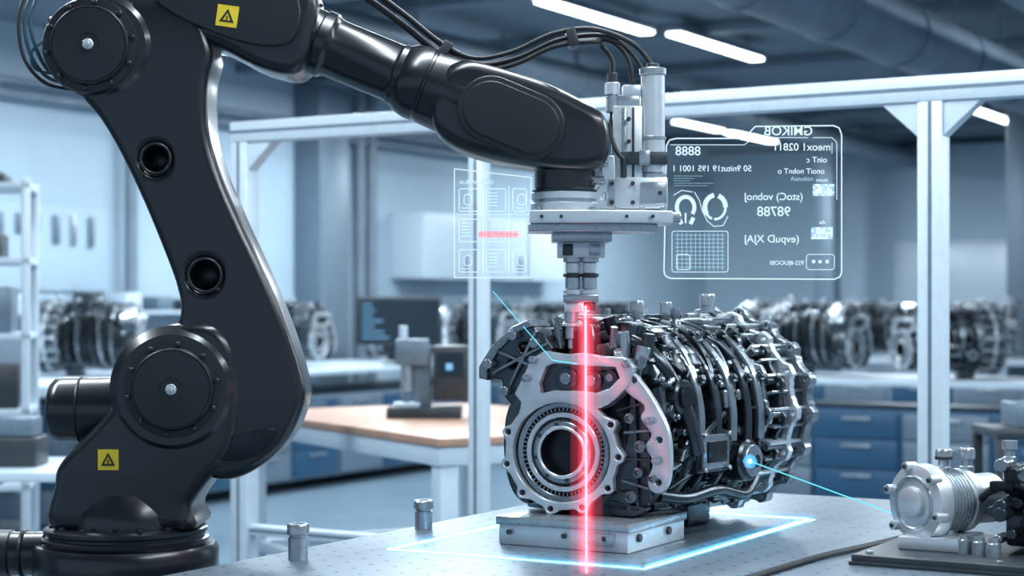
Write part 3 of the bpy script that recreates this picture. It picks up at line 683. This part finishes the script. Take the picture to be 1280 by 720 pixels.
def draw_r(seg, poly, txt, rect, P):
    poly([(846, 173), (925, 173), (932, 171), (944, 158), (1042, 157), (1049, 160), (1052, 168), (1052, 340), (1050, 346), (1043, 349), (838, 348), (832, 345), (830, 340), (833, 182), (837, 175)], 1.6)
    poly([(838, 181), (930, 181), (944, 172), (1010, 172)], .8, False); poly([(1016, 172), (1040, 172), (1046, 178), (1046, 250)], .8, False)
    rect(834, 180, 1050, 346, M_holop)
    txt(955, 169, 'GMIKOB', 16); txt(844, 194, '8888', 16); txt(966, 188, 'meox1 02811', 13)
    txt(840, 214, '50 9nitut19 195 1001 1', 10.5); txt(1008, 203, 'oinT c', 10); txt(972, 217, 'onoiT nobnT o', 9.5); txt(988, 226, 'nobuteA', 8, mat=M_holo2)
    txt(930, 250, '(stoC) vobnoJ', 13); txt(946, 270, '98788', 17); txt(930, 303, '(evpuD XJAJ', 13.5); txt(962, 331, '922-8JUOOBI', 7.5)
    poly(rr(840, 289, 910, 340, 3), .9); rect(842, 291, 908, 338, M_holop)
    for k in range(9): seg(844, 294+k*5, 906, 294+k*5, .7, M_holo2)
    for k in range(11): seg(847+k*5.6, 291, 847+k*5.6, 338, .7, M_holo2)
    poly(rr(846, 318, 862, 337, 2), 1)
    for k in range(22):
        a = rad(-40+k*12); a_ = rad(-40+(k+1)*12)
        seg(857+11*math.cos(a), 259-13*math.sin(a), 857+11*math.cos(a_), 259-13*math.sin(a_), 5)
    seg(848, 272, 852, 280, 5); seg(867, 272, 863, 280, 5); seg(857, 266, 857, 279, 2)
    for k in range(30):
        a = 2*math.pi*k/30; a_ = 2*math.pi*(k+1)/30
        if k not in (6, 7, 21): seg(894+13*math.cos(a), 259-15*math.sin(a), 894+13*math.cos(a_), 259-15*math.sin(a_), 6 if k < 18 else 3)
    poly([(868, 240), (874, 250), (878, 264), (884, 276), (892, 283), (904, 282), (910, 270)], 1.0, False)
    poly([(842, 244), (852, 238), (866, 240)], 1.0, False)
    for x, y in ((1016, 230), (1014, 284)):
        rect(x, y, x+27, y+15, M_holo2)
        for i in range(9):
            for j in range(5):
                if random.random() < .62: rect(x+i*3, y+j*3, x+i*3+2.8, y+j*3+2.8, M_holo)
    txt(1020, 227, 'nuoo', 7); txt(1024, 280, 'dia', 7)
    poly(rr(1008, 318, 1043, 337, 4), .9)
    for x in (1017, 1025, 1034): rect(x-2, 325, x+2, 329, M_holo)
    for k in range(5): seg(842, 220+k*3, 842+random.uniform(20, 60), 220+k*3, .5, M_holo2)
    seg(1040, 178, 1040, 192, .7)
holo('hologram_display', 941, 252, 4.35, draw_r)
def draw_l(seg, poly, txt, rect, P):
    poly([(568, 211), (664, 222), (664, 347), (568, 347)], 1.2)
    rect(570, 224, 662, 345, M_holop)
    txt(574, 230, 'GNINNVOBUA', 6.5)
    for i, x in enumerate((574, 608, 641)):
        for j, y in enumerate((236, 274, 312)):
            poly(rr(x, y, x+(24 if i < 2 else 17), y+28, 2), 1.1, True, M_holo)
            if (i+j) % 2 == 0:
                poly(rr(x+6, y+7, x+16, y+20, 4), 1); seg(x+3, y+24, x+14, y+24, 1)
            else:
                for k in range(5): seg(x+3, y+5+k*4, x+14, y+5+k*4, .8, M_holo2)
    seg(570, 268, 662, 268, .8); seg(604, 232, 604, 342, .8, M_holo2); seg(636, 232, 636, 342, .8, M_holo2)
    rect(598, 289, 648, 297, M_hred); seg(598, 293, 655, 293, 1.2, M_hred)
holo('hologram_display', 616, 280, 4.30, draw_l)

# ------------------------------------------------------------------ small pump assembly on the right (room-aligned)
PE = empty('pump_assembly', (-1.24, 3.50, TT))
b = MB()
b.bx((0, 0, 0), (.75, .46, .022), M_dark, .004); b.bx((-.004, -.004, .0), (.754, .464, .008), M_dark, .002)
for x in (.03, .3, .6):
    for y in (.03, .43): b.cyl((x, y, .022), (x, y, .027), .008, M_sil2, seg=12)
b.obj('base_plate', PE)
b = MB()
c = Vector((.085, .15, .118)); d = Vector((.50, .86, 0)).normalized()
Mx = zalign(c, c+d)
b.lathe([(.001, -.013), (.03, -.012), (.034, -.01), (.036, .0), (.066, .002), (.080, .006), (.082, .016), (.082, .04), (.072, .044), (.064, .05), (.064, .12), (.068, .122), (.068, .14), (.054, .145), (.054, .22), (.048, .225)], M_sil, Mx, 56)
b.tor(c, tuple(d), .055, .004, M_sil2)
for k in range(6):
    a = 2*math.pi*k/6+.3; b.lathe([(.010, -.008), (.010, .02)], M_sil, Mx @ Matrix.Translation((.078*math.cos(a), .078*math.sin(a), 0)), 12); b.lathe([(.005, -.012), (.005, .0)], M_dark, Mx @ Matrix.Translation((.078*math.cos(a), .078*math.sin(a), 0)), 6)
for k in range(7): b.lathe([(.068, .055+k*.009), (.068, .058+k*.009)], M_sil2, Mx, 40)
b.bx((.06, .12, .022), (.2, .28, .05), M_sil, .004); b.cyl((.14, .22, .022), (.14, .22, .075), .02, M_sil2)
for x, y in ((.13, .22), (.165, .27)):
    b.lathe([(.016, .16), (.016, .19), (.012, .192), (.012, .205), (.018, .207), (.018, .225), (.015, .23)], M_sil2, Matrix.Translation((x, y, 0)), 24)
b.lathe([(.019, .207), (.019, .214)], M_dark, Matrix.Translation((.13, .22, 0)), 24)
b.obj('pump', PE)
b = MB()
b.bx((.26, .22, .03), (.52, .40, .14), M_castd, .01); b.bx((.26, .2, .14), (.46, .36, .20), M_castd2, .01)
for k in range(60):
    p = (random.uniform(.25, .5), random.uniform(.18, .32), random.uniform(.05, .21))
    if random.random() < .5: b.box([random.uniform(.02, .06) for _ in range(3)], p, random.choice([M_castd, M_castd2, M_castd2, M_castm]), bev=.004)
    else: b.cyl(p, (p[0], p[1]-.06, p[2]), random.uniform(.008, .02), random.choice([M_castd, M_castd2, M_castm, M_castd]), seg=20)
for x in (.26, .33, .39): b.lathe([(.014, .17), (.014, .215), (.011, .217), (.011, .23), (.016, .232), (.016, .25)], M_sil2, Matrix.Translation((x, .26, 0)), 20)
b.tube([(.2, .24, .12), (.24, .2, .15), (.3, .2, .16), (.36, .18, .12)], .009, M_rub)
b.obj('valve_block', PE)
b = MB()
for x, y in ((.20, .13), (.235, .115), (.27, .10)): b.lathe([(.014, .022), (.014, .05), (.011, .052), (.011, .06)], M_sil2, Matrix.Translation((x, y, 0)), 20)
b.obj('fittings', PE)
b = MB(); b.tube([CW(.92, 4.06, TT+.007), CW(.80, 3.9, TT+.007), CW(.66, 3.73, TT+.007), CW(.50, 3.49, TT+.007), CW(.38, 3.3, TT+.007)], .0065, M_rub); b.obj('air_hose')

# ------------------------------------------------------------------ background furniture
def leg4(b, x0, x1, y0, y1, h, t, mat):
    for x in (x0, x1-t):
        for y in (y0, y1-t): b.bx((x, y, 0), (x+t, y+t, h), mat, .004)
b = MB(); W_, D_, H_ = 1.3, 2.1, .88
b.bx((0, 0, H_-.035), (W_, D_, H_), M_wood, .005); b.bx((.01, .01, H_-.11), (W_-.01, D_-.01, H_-.036), M_white, .004)
leg4(b, .02, W_-.02, .02, D_-.02, H_-.1, .08, M_white)
b.bx((.05, .05, .2), (.09, D_-.05, .25), M_white); b.bx((.05, D_-.1, .2), (W_-.05, D_-.05, .25), M_white)
b.obj('wood_top_table', loc=CW(-.284, 6.8, 0), yaw=TH+rad(30))
b = MB()
b.bx((-.17, -.13, 0), (.17, .13, .05), M_dark, .008); b.bx((-.05, -.05, .05), (.03, .03, .33), M_grey, .005); b.bx((-.13, -.09, .24), (.02, .02, .36), M_grey, .008)
b.bx((.04, -.1, .08), (.2, .06, .33), M_dark, .01); b.bx((.06, -.105, .19), (.18, -.099, .3), M_screen, 0); b.bx((.10, -.108, .22), (.13, -.103, .25), M_scr_e, 0)
b.cyl((-.08, -.05, .12), (-.08, -.05, .24), .03, M_sil2); b.cyl((-.08, -.05, .06), (-.08, -.05, .12), .015, M_grey); b.bx((-.14, -.1, .05), (-.02, 0, .07), M_white, .004)
b.cyl((-.1, 0, .36), (-.1, 0, .42), .02, M_white)
b.obj('measuring_microscope', loc=CW(-.40, 8.1, .88), yaw=TH)

def bench(name, a0, a1, y0, y1, h, front='y', cab=M_grey):
    b = MB(); b.bx((a0, y0, h-.04), (a1, y1, h), M_white, .005)
    b.bx((a0+.05, y0+.05, .08), (a1-.05, y1-.05, h-.2), cab, .005)
    n = int((a1-a0)/.6) if front == 'y' else int((y1-y0)/.6)
    for i in range(n):
        for z0, z1 in ((.1, .3), (.31, .5), (.51, .68)):
            if front == 'y':
                x = a0+.08+i*.6; b.bx((x, y0+.03, z0), (x+.56, y0+.055, z1), M_blue if i % 2 else M_grey, .004); b.bx((x+.18, y0+.01, z1-.05), (x+.38, y0+.03, z1-.03), M_sil2, .002)
            else:
                y = y0+.08+i*.6; b.bx((a1-.055, y, z0), (a1-.03, y+.56, z1), M_blue if i % 2 else M_grey, .004); b.bx((a1-.03, y+.18, z1-.05), (a1-.01, y+.38, z1-.03), M_sil2, .002)
    leg4(b, a0+.01, a1-.01, y0+.01, y1-.01, h-.04, .06, M_alu)
    return b.obj(name)
bench('lab_bench', -9.3, -8.0, 5.0, 18.0, .9, 'x')
bench('lab_bench', -4.9, 1.2, 11.2, 12.2, .9, 'y', M_blue)
bench('lab_bench', -7.0, -3.6, 15.5, 16.4, .9, 'y')
def bgengine(a, y, z, yaw, s=1.0):
    o = bpy.data.objects.new('engine_block', engine_mesh); bpy.context.scene.collection.objects.link(o)
    c = Matrix.Rotation(yaw, 4, 'Z') @ Vector((0, .34*s, 0))
    o.location = (a-c.x, y-c.y, z); o.rotation_euler[2] = yaw; o.scale = (s, s, s)
for y, yw in ((9.0, 1.9), (11.2, 1.4), (12.9, 1.8), (14.2, 1.2), (15.5, 1.9), (16.9, 1.6)): bgengine(-8.65, y, .9, yw)
for i in range(6): bgengine(-4.4+i*.95, 11.7, .9, (1.2, -.9, 1.5, .4, -1.3, 1.0)[i], random.uniform(.92, 1.0))
for i in range(3): bgengine(-6.4+i*1.0, 15.95, .9, (1.3, 1.6, -1.4)[i])
b = MB(); b.bx((-.35, -.02, .16), (.35, .02, .56), M_dark, .008); b.bx((-.33, -.023, .18), (.33, -.019, .54), M_screen, 0); b.bx((-.03, 0, .01), (.03, .04, .2), M_dark); b.bx((-.13, -.09, 0), (.13, .09, .015), M_dark)
for k in range(7): b.bx((-.3, -.026, .49-k*.045), (-.3+random.uniform(.08, .25), -.0235, .50-k*.045), M_scr_e, 0)
b.obj('computer_monitor', loc=CW(-.93, 14.45, .9), yaw=TH)
# storage rack on the left
b = MB()
for x in (0, .96):
    for y in (0, .46): b.bx((x, y, 0), (x+.04, y+.04, 2.0), M_alu, .003)
for k in range(6):
    z = .15+k*.36; b.bx((0, 0, z), (1, .5, z+.03), M_white, .003)
    for j in range(4):
        w = random.uniform(.1, .2); b.bx((.06+j*.23, .04, z+.03), (.06+j*.23+w, .4, z+.03+(random.uniform(.1, .26) if k < 5 else .05)), random.choice([M_dark, M_dark, M_dark, M_grey, M_blue]), .01)
b.obj('storage_rack', loc=CW(-3.28, 8.2, 0), yaw=TH+rad(10))
b = MB(); b.bx((0, 0, .70), (1.3, .7, .74), M_white, .005); leg4(b, .02, 1.28, .02, .68, .70, .05, M_alu); b.bx((.05, .05, .3), (1.25, .65, .33), M_white)
b.bx((.3, .2, .33), (.7, .5, .5), M_dark, .01); b.bx((.85, .2, .33), (1.15, .5, .45), M_blue, .01)
b.obj('side_table', loc=CW(-2.85, 6.9, 0), yaw=TH)
b = MB(); b.bx((.0, .0, 0), (.28, .2, .12), M_dark, .01); b.bx((.02, .02, .12), (.26, .18, .2), M_grey, .01); b.obj('power_supply', loc=CW(-2.2, 7.1, .74), yaw=TH)
b = MB(); b.bx((0, 0, .12), (.7, .5, .82), M_grey, .01); b.bx((-.02, -.02, .82), (.72, .52, .86), M_dark, .01)
for k in range(4): b.bx((.03, -.012, .16+k*.165), (.67, .0, .31+k*.165), M_blue if k % 2 else M_grey, .006); b.bx((.2, -.03, .27+k*.165), (.5, -.011, .285+k*.165), M_sil2, .002)
for x in (.08, .62):
    for y in (.08, .42): b.cyl((x-.02, y, .05), (x+.02, y, .05), .05, M_rub); b.bx((x-.025, y-.02, .05), (x+.025, y+.02, .13), M_dark)
b.obj('tool_cart', loc=CW(-2.75, 10.2, 0), yaw=TH+rad(-5))
b = MB(); b.bx((0, 0, .86), (.5, .4, .9), M_dark, .01); leg4(b, .0, .5, 0, .4, .86, .04, M_dark); b.bx((0, 0, .3), (.5, .4, .33), M_dark); b.bx((.1, .08, .9), (.4, .32, 1.0), M_grey, .01)
b.obj('instrument_stand', loc=CW(1.93, 7.0, 0), yaw=TH)
def arm_lamp(loc):
    b = MB(); b.lathe([(.08, 0), (.08, .02), (.02, .03)], M_white); b.tube([(0, 0, .02), (.0, 0, .45), (.05, 0, .72), (.22, 0, .8), (.34, 0, .7)], .014, M_white); b.cyl((.34, 0, .72), (.38, 0, .62), .03, M_white, r2=.08); b.obj('desk_lamp', loc=loc, yaw=.5)
arm_lamp((-9.0, 7.4, .9))

# ------------------------------------------------------------------ lights
def area(name, loc, size, power, col=(.82, .93, 1), rot=(0, 0, 0)):
    l = bpy.data.lights.new(name, 'AREA'); l.shape = 'RECTANGLE'; l.size, l.size_y = size; l.energy = power; l.color = col
    o = bpy.data.objects.new(name, l); bpy.context.scene.collection.objects.link(o); o.location = loc; o.rotation_euler = rot; return o
area('cell_fill', (-1.9, 3.7, 3.3), (.3, 3.2), 85); area('cell_fill_side', (-4.3, 3.0, 3.3), (.3, 3.0), 130); area('cell_fill_front', (.6, 3.0, 3.3), (.3, 3), 110)  # added strip lights out of view, for highlights on the robot cell
area('rim_behind', (-3.2, 6.6, 3.3), (3, .4), 105); area('rim_right', (.8, 6.2, 3.3), (3, .3), 120)  # added rim lights out of view, no fixture built for them
for a in (-8.05, -5.5, -2, 1.5):
    for y in (8.0, 12.2, 17.5): area('hall_fill', (a, y, 3.33), (.14, 2.4), 145)  # added area fills to light the walls, few of them at visible tubes
w = bpy.data.worlds.new('World'); bpy.context.scene.world = w; w.use_nodes = True
w.node_tree.nodes['Background'].inputs[0].default_value = (.48, .69, .90, 1); w.node_tree.nodes['Background'].inputs[1].default_value = .7

# ------------------------------------------------------------------ camera
cd = bpy.data.cameras.new('Camera'); cam = bpy.data.objects.new('Camera', cd); bpy.context.scene.collection.objects.link(cam)
cam.location = (0, 0, 1.4); cam.rotation_euler = (rad(90), 0, TH)
cd.sensor_width = 36; cd.lens = 36*2200/1280; cd.shift_y = 20/1280; cd.clip_end = 100
cd.dof.use_dof = True; cd.dof.focus_distance = 4.02; cd.dof.aperture_fstop = 2.9
bpy.context.scene.camera = cam
vs = bpy.context.scene.view_settings
vs.view_transform = 'Standard'; vs.look = 'None'; vs.exposure = 0.08
